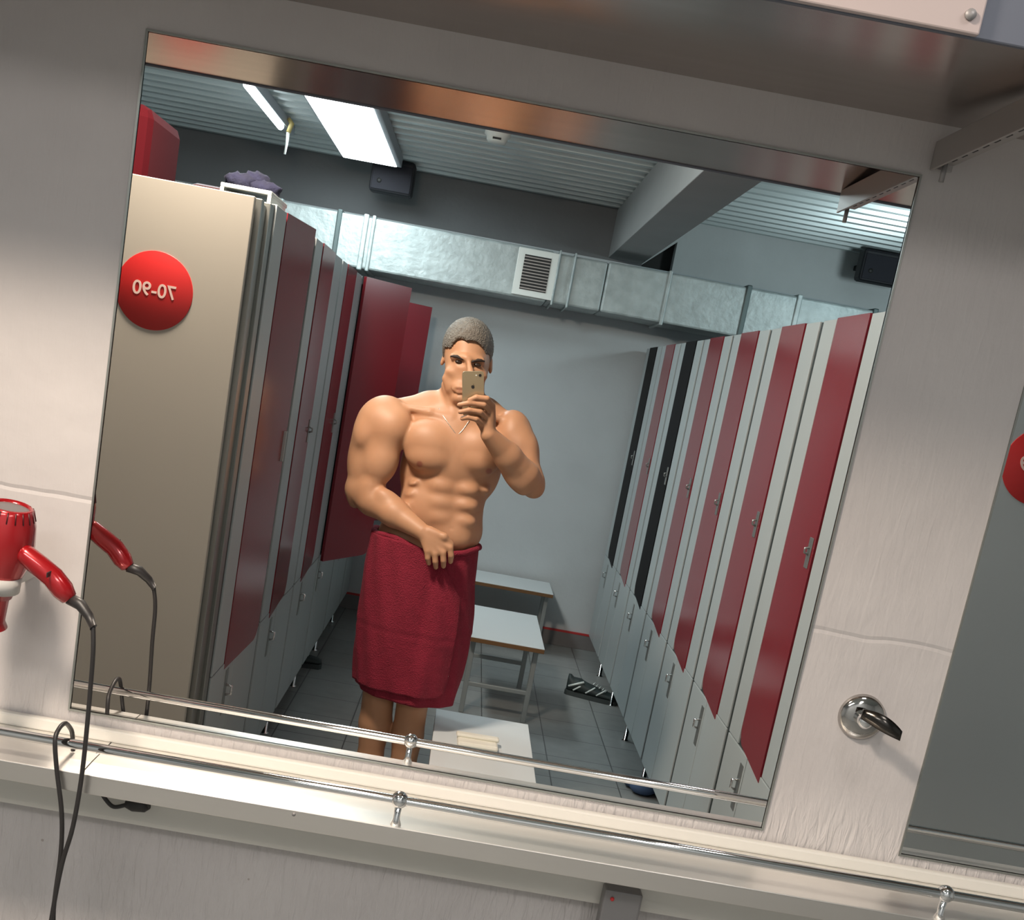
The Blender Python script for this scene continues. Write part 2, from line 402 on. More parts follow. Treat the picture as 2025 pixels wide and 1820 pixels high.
# ------------------------------------------------------------------ ledge with chrome rail
LG = thing('wall_ledge', 'steel faced ledge running along under the mirrors', 'ledge', (0, -.08, .93))
JX = W(160, 1545, -.157).x
for xa, xb in ((XL, JX - .001), (JX + .001, XR)):
    MB().poly([(xa, -.001, .924), (xa, -.001, .9335), (xa, -.085, .9335), (xa, -.112, .9335), (xa, -.158, .9310), (xa, -.158, .920), (xa, -.10, .922)], (xb - xa, 0, 0)).build('ledge_top', 'ledgetop', LG)
    MB().bbox(xa, xb, -.1595, -.157, .900, .9308, .001).build('front_plate', 'steel2', LG)
MB().bbox(XL, XR, -.014, 0, .9330, .955, .004).build('back_strip', 'cream', LG)
for (u, v) in ((581, 1611),):
    MB().lathe([(0, 0), (0, .003), (-.001, .003), (-.0012, 0)], tuple(W(u, v, -.1597)), (0, 1, 0), 10).build('screw', 'greysteel', LG)
reflect(LG, 'mirror image of the ledge front, pale strip along the mirror bottom')
tb = tag(MB().bbox(XL, XR, -.040, 0, .806, .893, .012).build('wall_batten', 'cream'), 'cream batten on the wall under the steel faced ledge', 'batten')
RL = thing('chrome_rail', 'chrome towel rail with ball joints along the ledge front', 'rail', (0, -.148, .935))
MB().tube([(XL, -.148, .971), (XR, -.148, .971)], .0078, 16).build('tube', 'chrome', RL)
for x in (-1.72, -.863, -.008, .849, 1.70):
    MB().sphere((x, -.148, .972), .0135, 20).tube([(x, -.148, .972), (x, -.148, .940), (x, -.148, .9305)], .006, 14, rs=[.0055, .0055, .0095]).build('post', 'chrome', RL)
reflect(RL, 'mirror image of the chrome rail crossing the lower part of the mirror')
sp_ = thing('wall_upright', 'grey steel upright on the wall under the ledge', 'bracket', (.376, -.05, .3))
MB().bbox(.345, .408, -.072, -.041, .25, .852, .004).build('channel', 'greysteel', sp_)
MB().sphere((.359, -.0735, .838), .0035, 10).build('screw', mat('red_dot', (.6, .03, .03), .4), sp_)

# robe hook
hk = thing('robe_hook', 'round chrome robe hook on the plaster between the mirrors', 'hook', (.709, -.01, 1.192))
HC = Vector((.709, 0, 1.192))
MB().lathe([(0, .0385), (-.004, .038), (-.009, .034), (-.013, .024), (-.0145, .012), (-.015, 0)], HC, (0, 1, 0), 36).build('base_disc', mat('smoked_chrome', (.50, .48, .46), .09, 1), hk)
MB().lathe([(-.012, .012), (-.026, .011), (-.040, .012), (-.043, .008), (-.044, 0)], HC + Vector((-.006, 0, .002)), (0, 1, 0), 20).build('stem', 'chrome', hk)
m = MB(); n = 12; vs = []; fs = []
for i in range(n + 1):
    t = i / n
    c = HC + Vector((-.016 + .062 * t, -.040 - .020 * math.sin(t * 2.0) + .0, .014 - .004 * t - .016 * t * t)); hw = .008 + .005 * math.sin(t * PI)
    for dz, dy in ((hw, 0), (-hw, 0), (-hw, -.004), (hw, -.004)): vs.append(c + Vector((0, dy, dz)))
for i in range(n):
    for k in range(4): fs.append((i * 4 + k, i * 4 + (k + 1) % 4, i * 4 + 4 + (k + 1) % 4, i * 4 + 4 + k))
fs += [(0, 1, 2, 3), (n * 4 + 3, n * 4 + 2, n * 4 + 1, n * 4)]
m.add(vs, fs, True).build('lever', mat('dark_chrome', (.07, .065, .06), .2, 1), hk)

# ------------------------------------------------------------------ hair dryer
hd = thing('hair_dryer', 'glossy metallic red hair dryer hanging on the plaster left of the mirror', 'hair dryer', (-.665, -.13, 1.10))
DC = Vector(W(6, 1085, -.135)); ax = Vector((.10, -.10, 1)).normalized()
MB().lathe([(-.075, 0), (-.075, .024), (-.05, .030), (-.02, .040), (.012, .044), (.042, .041), (.060, .035), (.066, .033), (.068, .030), (.062, .028)], DC, ax, 32).build('body', 'dryer', hd)
m = MB()
for k in range(20):
    an = 2 * PI * k / 20; a = ax.cross(Vector((1, 0, 0))).normalized(); b = ax.cross(a)
    d = a * math.cos(an) + b * math.sin(an)
    m.tube([DC + ax * .050 + d * .0385, DC + ax * .066 + d * .0335], .0010, 6)
m.build('vent_ribs', mat('dark_red_grooves', (.06, .004, .006), .4), hd)
MB().lathe([(.063, .029), (.0655, .022), (.066, .01), (.066, 0)], DC, ax, 24).build('grille', 'grill', hd)
MB().lathe([(-.075, .020), (-.115, .019), (-.125, .024)], DC, ax, 24, sx=1.3).build('nozzle', 'dryer', hd)
H0 = W(52, 1098, -.150); H1 = W(105, 1142, -.150); H2 = W(137, 1184, -.148)
MB().tube([H0 + (H0 - H1) * .35, H0, H0.lerp(H1, .5), H1, H1.lerp(H2, .6), H2, H2 + (H2 - H1) * .08], .016, 16, rs=[.012, .0155, .0165, .0165, .0165, .012, .006]).build('handle', 'dryer', hd)
MB().bbox(-.001, .001, -.012, .012, -.004, .004, .001, Matrix.Translation(H1 + Vector((0, -.016, .008)))).build('switch', 'rubber', hd)
K0 = W(184, 1240, -.165)
MB().tube([H2, H2.lerp(K0, .35) + Vector((.004, 0, .006)), H2.lerp(K0, .7) + Vector((.004, 0, .004)), K0, K0 + (K0 - H2) * .02], .0085, 12, rs=[.0092, .0088, .007, .0052, .0065]).build('strain_relief', 'rubber', hd)
ho = thing('dryer_holder', 'grey wall holder behind the red hair dryer', 'holder', (-.665, -.04, 1.19))
hc = W(20, 1140, -.10)
MB().lathe([(-.012, .034), (.012, .034), (.012, .028), (-.012, .028), (-.012, .034)], (DC.x - .004, -.135, DC.z - .050), (.1, -.1, 1), 24).bbox(DC.x - .012, DC.x + .012, -.103, 0, DC.z - .062, DC.z - .042, .003).build('ring_arm', mat('holder_grey', (.45, .44, .42), .4), ho)
# cords
def bez(pts, k=8):
    out = []; P = [pts[0]] + list(pts) + [pts[-1]]
    for i in range(1, len(P) - 2):
        for j in range(k):
            t = j / k; a, b, c, d = P[i - 1], P[i], P[i + 1], P[i + 2]
            out.append(.5 * ((2 * b) + (c - a) * t + (2 * a - 5 * b + 4 * c - d) * t * t + (3 * b - a - 3 * c + d) * t ** 3))
    out.append(P[-2]); return out
c1 = [K0, W(184, 1290, -.17), W(178, 1370, -.17), W(168, 1480, -.175), W(158, 1560, -.178), W(143, 1640, -.18), W(125, 1700, -.18), W(112, 1760, -.18), W(100, 1830, -.18), W(96, 1880, -.18)]
c2 = [W(108, 1880, -.175), W(106, 1800, -.175), W(120, 1690, -.17), W(122, 1610, -.17), W(112, 1520, -.168), W(109, 1465, -.165), W(117, 1441, -.150), W(129, 1431, -.125), W(138, 1439, -.10), W(143, 1452, -.09)]
c2.append(Vector((c2[-1].x + .003, -.086, .9365)))
MB().tube(bez(c1 + [W(100, 1905, -.18)] + c2), .0036, 8).build('power_cord', 'rubber', hd)
reflect(hd, 'mirror image of the red hair dryer, only its handle at the mirror edge')
pg = thing('power_plug', 'black plug and short cord under the steel faced ledge', 'plug', (-.43, -.045, .86))
MB().tube([W(248, 1590, -.05), W(262, 1592, -.05), W(285, 1592, -.05), W(294, 1590, -.05)], .011, 14, rs=[.006, .011, .0125, .009]).build('plug_body', 'rubber', pg)
MB().tube(bez([W(197, 1560, -.05), W(208, 1580, -.05), W(225, 1596, -.05), W(250, 1592, -.05)]), .0036, 8).build('cord_end', 'rubber', pg)

# ------------------------------------------------------------------ lockers
TOP, LEGZ, MID = 1.955, .12, .655
def locker(side, y0, pitch, fx, slot, label, group, door='red', swing=0):
    """side +1: right row (doors face -x); -1: left row (doors face +x)"""
    s = side; y1 = y0 + pitch
    root = thing('locker', label, 'locker', (fx + s * .25, (y0 + y1) / 2, 0), group)
    def X(a): return fx + s * a           # a = distance behind the door plane
    def bx(mb, a0, a1, ya, yb, za, zb, r=.0015):
        x0, x1 = sorted((X(a0), X(a1))); return mb.bbox(x0, x1, ya, yb, za, zb, r)
    ya, yb = y0 + slot[0], y0 + slot[1]
    m = MB()
    if swing == 0: bx(m, .005, .49, y0 + .004, y1 - .004, LEGZ, TOP)
    else:
        bx(m, .005, .49, y0 + .004, y1 - .004, LEGZ, MID); bx(m, .005, .49, y0 + .004, ya, MID, TOP); bx(m, .005, .49, yb, y1 - .004, MID, TOP)
        bx(m, .47, .49, ya, yb, MID, TOP); bx(m, .018, .49, ya, yb, TOP - .02, TOP)
    m.build('carcass', 'lockbody', root)
    # pale front: side panels beside the upper door and the lower door
    bx(MB(), 0, .018, y0 + .019, ya - .013, MID + .005, TOP + .002).build('side_panel', 'lockpale', root)
    bx(MB(), 0, .018, yb + .013, y1 - .019, MID + .005, TOP + .002).build('side_panel', 'lockpale', root)
    ld = bx(bx(MB(), 0, .018, y0 + .019, ya + .16, LEGZ, MID), 0, .018, ya + .168, y1 - .019, LEGZ, MID).build('lower_door', 'lockpale', root)
    yl = ya + .20 if side > 0 else ya + .06
    zl = .555
    m = MB(); x0, x1 = sorted((X(-.002), X(0)))
    m.bbox(x0, x1, yl - .019, yl + .019, zl - .075, zl + .07, .001); m.build('lock_plate', 'brass', ld)
    MB().tube([(X(-.002), yl, zl + .02), (X(-.020), yl, zl + .018), (X(-.020), yl, zl - .008), (X(-.004), yl, zl - .012)], .0042, 8).build('lock_handle', 'chrome', ld)
    # upper door, rounded lower corner
    dm = 'red' if door == 'red' else 'blackdoor'
    W_ = yb - ya; r = .055
    out = [(0, TOP + .004), (W_, TOP + .004), (W_, MID + .012 + r)]
    for k in range(1, 7):
        an = k / 6 * PI / 2; out.append((W_ - r + r * math.cos(an), MID + .012 + r - r * math.sin(an)))
    out += [(0, MID + .012 - .03)]
    if swing == 0:
        pts = [(X(-.002), ya + a, z) for a, z in out]; d = Vector((s * .018, 0, 0))
    else:
        ca, sa = math.cos(math.radians(swing)), math.sin(math.radians(swing))
        pts = [(fx - s * (a * sa + (.02 if swing > 20 else 0)), ya + a * ca, z) for a, z in out]; d = Vector((s * .018 * ca, .018 * sa, 0))
    ud = MB().poly(pts, d).build('upper_door', dm, root)
    yh = ya + .035 if side > 0 else yb - .03
    if swing == 0:
        m = MB(); x0, x1 = sorted((X(-.0045), X(-.002)))
        m.bbox(x0, x1, yh - .017, yh + .017, 1.262, 1.348, .001); m.tube([(X(-.004), yh, 1.32), (X(-.016), yh, 1.316), (X(-.016), yh, 1.304), (X(-.004), yh, 1.300)], .0035, 8)
        m.build('door_handle', 'brass', ud)
    elif swing < 20:
        a = W_ - .02; px, py = fx - s * a * sa, ya + a * ca
        MB().bbox(px - .002, px + .006, py - .012, py + .012, 1.25, 1.345, .001).build('door_handle', 'brass', ud)
    for yy in (y0 + .03,):
        for a in (.035, .45):
            MB().tube([(X(a), yy, 0), (X(a), yy, .006), (X(a), yy, .010), (X(a), yy, LEGZ)], .012, 12, rs=[.019, .019, .011, .011]).build('leg', 'chrome', root)
    return root
order = ['first', 'second', 'third', 'fourth', 'fifth', 'sixth', 'seventh']
rl = {0: 'pale locker with dark red door, nearest the mirror in the right row',
      1: 'pale locker with dark red door, second from the mirror in the right row',
      2: 'pale locker with dark red door, third from the mirror in the right row',
      3: 'pale locker with dark red door just before the first black door, right row',
      4: 'locker with a black upper door in the middle of the right row',
      5: 'pale locker with dark red door between the two black doors, right row',
      6: 'locker with a black upper door at the far end of the right row'}
for i in range(7):
    locker(1, 1.17 + .6365 * i, .6365, .985, (.183, .473), rl[i], 'lockers of the right row', 'black' if i in (4, 6) else 'red')
ll = {0: 'pale locker with its dark red door ajar beside the beige end panel',
      1: 'pale locker with closed dark red door behind the ajar one, left row',
      2: 'pale locker with closed dark red door just before the open door, left row',
      3: 'locker with its red door swung open behind the man, left row',
      4: 'locker hidden behind the open red door in the left row',
      5: 'far locker of the left row with its dark red door swung open'}
for i in range(6):
    p = .765 if i < 5 else YB - .02 - (1.36 + .765 * 5)
    locker(-1, 1.36 + .765 * i, p, -.60, ((.194, .52) if i < 5 else (.02, .32)) if i != 3 else (.01, .31), ll[i], 'lockers of the left row', 'red', {0: 6, 3: 40, 5: 50}.get(i, 0))
# end panels with their round signs
MB_ = MB().bbox(-1.75, -.618, 1.168, 1.19, .05, 1.945, .002)
tag(MB_.build('end_panel', 'beige'), 'large beige end panel closing the left locker row', 'panel')
tag(MB().bbox(-.64, -.604, 1.196, 1.225, .03, 1.945, .002).bbox(-.628, -.612, 1.225, 1.30, .03, 1.94, .002).bbox(-.64, -.602, 1.30, 1.35, .05, 1.95, .002).build('corner_profile', 'alu'), 'dark aluminium corner profile between beige panel and first locker', 'profile')
tag(MB().bbox(1.0, 2.1, 1.135, 1.162, .05, 1.955, .002).build('end_panel', 'lockpale'), 'grey end panel of the right locker row seen in the second mirror', 'panel')
def sign(c, r, txt, h, label, dx=0):
    root = thing('round_sign', label, 'sign', c)
    MB().lathe([(0, 0), (0, r - .001), (.0005, r), (.002, r)], (c[0], c[1] - .002, c[2]), (0, 1, 0), 64).build('disc', 'signred', root)
    cu = bpy.data.curves.new('number', 'FONT'); cu.body = txt; cu.size = h / .72; cu.align_x = 'CENTER'; cu.align_y = 'CENTER'; cu.extrude = .0004; cu.offset = .0006
    cu.materials.append(MT['signwhite'])
    o = bpy.data.objects.new('number', cu); COL.objects.link(o); bpy.context.view_layer.update()
    me = bpy.data.meshes.new_from_object(o.evaluated_get(bpy.context.evaluated_depsgraph_get()))
    bpy.data.objects.remove(o); bpy.data.curves.remove(cu)
    o = bpy.data.objects.new('number', me); COL.objects.link(o); o.parent = root
    o.location = (dx, -.0028, 0); o.rotation_euler = (PI / 2, 0, 0); o.scale = (-1, 1, 1)
    return root
sign((-.833, 1.168, 1.680), .096, '70-90', .034, 'red round sign with the reversed number 70-90 on the beige panel')
sign((1.428, 1.135, 1.645), .098, '9', .036, 'red round sign with a reversed 9 at the right photo edge', dx=-.045)

# ------------------------------------------------------------------ duct on the far wall
du = thing('air_duct', 'foil wrapped rectangular air duct across the far wall', 'duct', (0, 5.45, 2.1))
MB().bbox(-2.4, .30, 5.25, YB - .01, 2.095, 2.385, .012).build('duct_section', 'foil', du)
MB().bbox(.302, .62, 5.255, YB - .01, 2.10, 2.38, .012).build('duct_section', 'foil', du)
MB().bbox(.622, 3.3, 5.245, YB - .01, 2.10, 2.385, .012).build('duct_section', 'foil', du)
for x, wd, mm_ in ((-1.30, .03, 'foil'), (-.955, .028, 'darkfoil'), (-.80, .03, 'foil'), (-.755, .022, 'foil'), (.335, .012, 'foil'), (.425, .012, 'foil'), (.985, .02, 'foil'), (1.45, .03, 'darkfoil'), (1.75, .03, 'foil'), (2.2, .03, 'darkfoil')):
    MB().bbox(x - wd / 2, x + wd / 2, 5.232, YB - .01, 2.085, 2.398, .006).build('flange', mm_, du)
g = MB(); gx0, gz0 = .115, 2.115
g.bbox(.095, .335, 5.236, 5.246, 2.11, 2.375, .003); gr_ = g.build('vent_frame', 'white', du)
MB().box(.135, .29, 5.233, 5.237, 2.145, 2.34).build('vent_opening', 'dark', gr_)
m = MB()
for i in range(11): m.box(.135, .29, 5.229, 5.2345, 2.150 + i * .0175, 2.156 + i * .0175)
m.build('vent_slats', 'bracket', gr_)

# ------------------------------------------------------------------ ceiling fittings
lp = thing('ceiling_lamp', 'wide lit fluorescent ceiling lamp', 'lamp', (-.82, 4.5, CEIL - .07))
MB().bbox(-.99, -.645, 3.6, 5.22, CEIL - .062, CEIL - .001, .004).build('casing', 'lampcase', lp)
MB().bbox(-.978, -.672, 3.62, 5.205, CEIL - .066, CEIL - .060, .002).build('diffuser', 'lampwhite', lp)
lp2 = thing('tube_lamp', 'narrow lit tube lamp left of the wide ceiling lamp', 'lamp', (-1.24, 4.3, CEIL - .06))
MB().bbox(-1.265, -1.215, 3.7, 4.9, CEIL - .05, CEIL - .001, .003).build('casing', 'lampcase', lp2)
MB().tube([(-1.24, 3.72, CEIL - .06), (-1.24, 4.62, CEIL - .06)], .018, 12).build('tube', 'lampwhite', lp2)
q = [W(u_, v_, 4.64) for u_, v_ in ((571, 234), (577, 245), (570, 262), (567, 285), (563, 305))]
hgr = thing('hanging_strap', 'yellowed strap hanging below the tube lamp', 'strap', q[0])
MB().tube([Vector((q[0].x, q[0].y, CEIL)), q[0]], .006, 8).build('cord', 'lampcase', hgr)
MB().tube(q[:3], .012, 8, rs=[.010, .014, .012]).build('strap_end', 'yellow', hgr)
MB().tube(q[2:], .008, 8, rs=[.010, .007, .006]).build('hook_end', 'white', hgr)
dt = thing('smoke_detector', 'white smoke detector on the corrugated ceiling', 'detector', (-.11, 4.1, CEIL))
dc = Vector((-.115, 4.02, CEIL))
MB().lathe([(0, .062), (-.02, .062), (-.03, .052), (-.045, .048), (-.055, .040), (-.057, 0)], dc, (0, 0, 1), 28).build('body', 'white', dt)
MB().box(dc.x - .02, dc.x + .02, dc.y - .054, dc.y - .045, dc.z - .046, dc.z - .038).build('slot', 'dark', dt)
def speaker(x0, x1, z0, z1, Y, label):
    r = thing('wall_speaker', label, 'speaker', ((x0 + x1) / 2, Y, z0))
    MB().bbox(x0, x1, Y - .12, Y, z0, z1, .018).build('cabinet', 'speaker', r)
    MB().bbox(x0 + .012, x1 - .012, Y - .126, Y - .118, z0 + .012, z1 - .03, .006).build('grille', mat('speaker_grille', (.012, .012, .018), .85), r)
    MB().bbox(x0 + .06, x1 - .06, Y, YB, (z0 + z1) / 2, (z0 + z1) / 2 + .03, .003).build('bracket', 'dark', r)
    MB().lathe([(0, 0), (0, .014), (.002, .014)], (x0 + .055, Y - .1275, z0 + .06), (0, 1, 0), 14).build('badge', 'dark', r)
speaker(-.826, -.575, 2.545, 2.735, 5.45, 'black box speaker by the wide ceiling lamp')
speaker(2.085, 2.36, 2.55, 2.735, 5.45, 'black box speaker in the upper right corner of the mirror')

# things on top of the left lockers
rb = tag(MB().bbox(-1.6, -1.025, 1.62, 1.98, 1.957, 2.185, .035).build('storage_box', 'redbox'), 'tall red box on top of the left lockers', 'box')
tag(MB().bbox(-1.02, -.88, 2.1, 2.6, 1.957, 2.055, .02).build('storage_box', mat('dull_red_box', (.09, .02, .02), .6), ), 'low dark red box lying behind the white tray', 'box')
tr = thing('stand', 'white low stand on the corner of the left lockers', 'stand', (-.68, 1.5, 1.957))
MB().bbox(-.752, -.617, 1.37, 1.62, 1.976, 1.987, .002).build('top', 'white', tr)
MB().bbox(-.752, -.742, 1.37, 1.60, 1.957, 1.976, .001).build('leg', 'white', tr)
MB().bbox(-.627, -.617, 1.37, 1.60, 1.957, 1.976, .001).build('leg', 'white', tr)
bag = MB()
for c, r_, sc in (((-.735, 1.52, 2.012), .036, (1.2, 1, .7)), ((-.70, 1.56, 2.020), .042, (1, 1, .75)), ((-.665, 1.52, 2.005), .035, (1.3, 1, .6))):
    bag.sphere(c, r_, 18, sc)
for i, v in enumerate(bag.v): bag.v[i] = (v[0] + .004 * math.sin(v[2] * 300 + v[0] * 200), v[1], max(1.988, v[2] + .004 * math.sin(v[0] * 260)))
tag(bag.build('cloth_bag', 'blue'), 'crumpled dark blue bag on the white stand', 'bag')

# ------------------------------------------------------------------ benches
def bench(x0, x1, y0, y1, h, label, legs=True):
    r = thing('bench', label, 'bench', ((x0 + x1) / 2, (y0 + y1) / 2, 0), 'white topped benches')
    tp = MB().bbox(x0, x1, y0, y1, h - .004, h, .002).build('seat', 'tabletop', r)
    MB().bbox(x0, x1, y0, y1, h - .024, h - .0042, .001).build('edging', 'edge', r)
    ins = .03
    for yy in (y0 + .10, y1 - .10):
        for xx in (x0 + ins, x1 - ins):
            MB().bbox(xx - .0125, xx + .0125, yy - .0125, yy + .0125, 0, h - .024, .003).build('leg', 'tubegrey', r)
        MB().bbox(x0 + ins, x1 - ins, yy - .011, yy + .011, .14, .162, .003).build('crossbar', 'tubegrey', r)
    return r
bench(.055, .40, 1.05, 2.34, .405, 'white topped bench nearest the mirror, a white dish on it')
bench(.165, .535, 3.66, 4.47, .405, 'white topped bench standing behind the man in mid aisle')
bench(-.25, .675, 5.24, 5.66, .405, 'white topped bench set crosswise against the far wall')
so = thing('soap_dish', 'cream oblong dish lying on the nearest bench', 'dish', (.215, 1.93, .405))
Mx = Matrix.Translation((.208, 1.97, .405)) @ Matrix.Rotation(.05, 4, 'Z')
MB().bbox(-.070, .070, -.042, .042, 0, .020, .009, Mx).build('base', 'bone', so)
MB().bbox(-.074, .074, .010, .046, .018, .032, .007, Mx).build('rim', 'bone', so)

# shoes under the right lockers
def shoe(c, ang, label, hue='shoe'):
    r = thing('sneaker', label, 'shoe', c)
    Mx = Matrix.Translation(c) @ Matrix.Rotation(ang, 4, 'Z')
    n = 20; vs = []; fs = []; L_ = .29
    for i in range(n + 1):
        t = i / n; x = (t - .5) * L_
        hw = (.038 + .012 * math.sin(t * 2.6 - .2)) * (1 if .04 < t < .96 else .55)
        h = .086 - .054 * max(0, (t - .25) / .75) ** .7 + (.012 if t < .1 else 0)
        for k in range(12):
            an = 2 * PI * k / 12; vs.append(Mx @ Vector((x, hw * math.cos(an), .018 + max(0, h * (.5 + .5 * math.sin(an)) - .004))))
    for i in range(n):
        for k in range(12): fs.append((i * 12 + k, i * 12 + (k + 1) % 12, i * 12 + 12 + (k + 1) % 12, i * 12 + 12 + k))
    fs += [tuple(range(12)), tuple(range(n * 12, n * 12 + 12))[::-1]]
    MB().add(vs, fs, True).build('upper', hue, r)
    m = MB(); out = []
    for i in range(n + 1):
        t = i / n; out.append(((t - .5) * L_ * 1.03, (.042 + .012 * math.sin(t * 2.6 - .2)) * (1 if .04 < t < .96 else .6)))
    m.poly([Mx @ Vector((x, y, 0)) for x, y in out] + [Mx @ Vector((x, -y, 0)) for x, y in out[::-1]], (0, 0, .024)); m.build('sole', mat('dark_sole', (.04, .05, .05), .7), r)
    m = MB()
    for (a, b, c_) in ((-.10, .052, .03), (-.03, .058, -.02), (.03, .045, .04)):
        m.tube([Mx @ Vector((a, -.047, .035)), Mx @ Vector((a + .03, -.044, .060)), Mx @ Vector((a + .045, -.03, .075 - abs(a) * .1))], .0045, 8)
    m.tube([Mx @ Vector((-.13, -.035, .05)), Mx @ Vector((-.09, -.045, .072)), Mx @ Vector((-.05, -.035, .09))], .006, 8)
    m.build('stripe', 'shoewhite', r)
    m = MB()
    for k in range(5): m.tube([Mx @ Vector((.0 + k * .018, -.022, .088 - k * .007)), Mx @ Vector((.006 + k * .018, .022, .090 - k * .007))], .003, 6)
    m.build('laces', 'shoewhite', r)
    return r
shoe((.915, 4.46, 0), -.25, 'black and white sneaker on the tiles by the right lockers')
shoe((1.30, 4.62, 0), -.20, 'dark sneaker tucked under the right locker row')
shoe((-.70, 4.10, 0), .15, 'dark shoe in the shade under the left lockers')
bc = MB()
for c, r_ in (((1.00, 2.98, .03), .05), ((1.06, 3.02, .035), .055), ((.97, 3.05, .025), .04)): bc.sphere(c, r_, 16, (1.2, 1, .6))
for i, v in enumerate(bc.v): bc.v[i] = (v[0], v[1], max(.0, v[2]))
tag(bc.build('slipper', 'bluecloth'), 'blue slipper by the locker foot at the mirror bottom', 'slipper')
#PERSON
# ------------------------------------------------------------------ the man
class Field:
    """distance field on a grid; round cones and ellipsoids merged softly into one surface"""
    def __init__(s, lo, hi, h):
        s.lo = np.array(lo, np.float32); s.h = h
        s.n = np.ceil((np.array(hi) - np.array(lo)) / h).astype(int) + 1
        s.ax = [s.lo[i] + h * np.arange(s.n[i], dtype=np.float32) for i in range(3)]
        s.D = np.full(s.n, .2, np.float32)
    def win(s, lo, hi):
        a = np.clip(np.floor((np.array(lo) - s.lo) / s.h).astype(int), 0, s.n - 1); b = np.clip(np.ceil((np.array(hi) - s.lo) / s.h).astype(int) + 1, 1, s.n)
        sl = tuple(slice(a[i], b[i]) for i in range(3))
        X = s.ax[0][sl[0]][:, None, None]; Y = s.ax[1][sl[1]][None, :, None]; Z = s.ax[2][sl[2]][None, None, :]
        return sl, X, Y, Z
    def merge(s, sl, d, k, mode=1):
        A = s.D[sl]
        if mode == 1:
            h = np.clip(.5 + .5 * (A - d) / k, 0, 1); s.D[sl] = A * (1 - h) + d * h - k * h * (1 - h)
        else:
            h = np.clip(.5 - .5 * (A + d) / k, 0, 1); s.D[sl] = A * (1 - h) - d * h + k * h * (1 - h)
    def cone(s, a, b, ra, rb=None, k=.012, mode=1):
        rb = ra if rb is None else rb; a = np.array(a); b = np.array(b); p = max(ra, rb) + k + .012
        sl, X, Y, Z = s.win(np.minimum(a, b) - p, np.maximum(a, b) + p)
        ba = b - a; L2 = float(ba @ ba) + 1e-12
        t = np.clip(((X - a[0]) * ba[0] + (Y - a[1]) * ba[1] + (Z - a[2]) * ba[2]) / L2, 0, 1)
        d = np.sqrt((X - a[0] - t * ba[0]) ** 2 + (Y - a[1] - t * ba[1]) ** 2 + (Z - a[2] - t * ba[2]) ** 2) - (ra + (rb - ra) * t)
        s.merge(sl, d.astype(np.float32), k, mode)
    def chain(s, pts, rs, k=.012):
        for i in range(len(pts) - 1): s.cone(pts[i], pts[i + 1], rs[i], rs[i + 1], k)
    def ell(s, c, r, k=.02, rot=0, mode=1):
        c = np.array(c); r = np.array(r, float); p = r.max() + k + .012
        sl, X, Y, Z = s.win(c - p, c + p)
        x, y, z = X - c[0], Y - c[1], Z - c[2]; ca, sa = math.cos(rot), math.sin(rot)
        x, z = x * ca + z * sa, -x * sa + z * ca
        q = np.sqrt((x / r[0]) ** 2 + (y / r[1]) ** 2 + (z / r[2]) ** 2); g = np.sqrt((x / r[0] ** 2) ** 2 + (y / r[1] ** 2) ** 2 + (z / r[2] ** 2) ** 2) + 1e-6
        s.merge(sl, (q * (q - 1) / g).astype(np.float32), k, mode)
    def surf_y(s, x, z):
        i = int(round((x - s.lo[0]) / s.h)); k = int(round((z - s.lo[2]) / s.h)); col = s.D[i, :, k]
        j = np.argmax(col < 0)
        return float(s.ax[1][j]) if col[j] < 0 else None
    def mesh(s, name, m, parent=None):
        D = s.D; S = D < 0; n = D.shape
        cnt = np.zeros(tuple(x - 1 for x in n), np.float32); acc = [np.zeros_like(cnt) for _ in range(3)]
        def sl(o): return tuple(slice(o[i], n[i] - 1 + o[i]) for i in range(3))
        for axis in range(3):
            others = [i for i in range(3) if i != axis]
            for b in ((0, 0), (0, 1), (1, 0), (1, 1)):
                o0 = [0, 0, 0]; o0[others[0]], o0[others[1]] = b; o1 = list(o0); o1[axis] = 1
                A, B = D[sl(o0)], D[sl(o1)]; cr = (A < 0) != (B < 0)
                t = np.where(cr, A / np.where(cr, A - B, 1), 0)
                cnt += cr
                acc[axis] += np.where(cr, t, 0); acc[others[0]] += np.where(cr, o0[others[0]], 0); acc[others[1]] += np.where(cr, o0[others[1]], 0)
        ids = np.argwhere(cnt > 0); num = np.full(cnt.shape, -1, np.int64); num[tuple(ids.T)] = np.arange(len(ids))
        c = cnt[tuple(ids.T)]
        V = np.stack([s.lo[i] + s.h * (ids[:, i] + acc[i][tuple(ids.T)] / c) for i in range(3)], 1)
        F = []
        for axis in range(3):
            o1 = [0, 0, 0]; o1[axis] = 1
            a0 = S[:n[0] - o1[0], :n[1] - o1[1], :n[2] - o1[2]]; a1 = S[o1[0]:, o1[1]:, o1[2]:]
            u, v = [(1, 2), (2, 0), (0, 1)][axis]
            e = np.argwhere(a0 != a1); e = e[(e[:, u] > 0) & (e[:, v] > 0) & (e[:, u] < n[u] - 1) & (e[:, v] < n[v] - 1)]
            U = np.zeros(3, int); U[u] = 1; Vv = np.zeros(3, int); Vv[v] = 1
            q = np.stack([num[tuple((e - U - Vv).T)], num[tuple((e - Vv).T)], num[tuple(e.T)], num[tuple((e - U).T)]], 1)
            fl = S[tuple(e.T)]; q[~fl] = q[~fl][:, ::-1]; F.append(q)
        F = np.concatenate(F)
        me = bpy.data.meshes.new(name); me.from_pydata(V.tolist(), [], F.tolist()); me.polygons.foreach_set('use_smooth', [True] * len(F))
        me.materials.append(MT[m] if isinstance(m, str) else m)
        o = bpy.data.objects.new(name, me); COL.objects.link(o)
        if parent is not None:
            o.parent = parent; off = np.array(parent.location); me.vertices.foreach_set('co', (V - off).astype(np.float32).ravel())
        return o, V

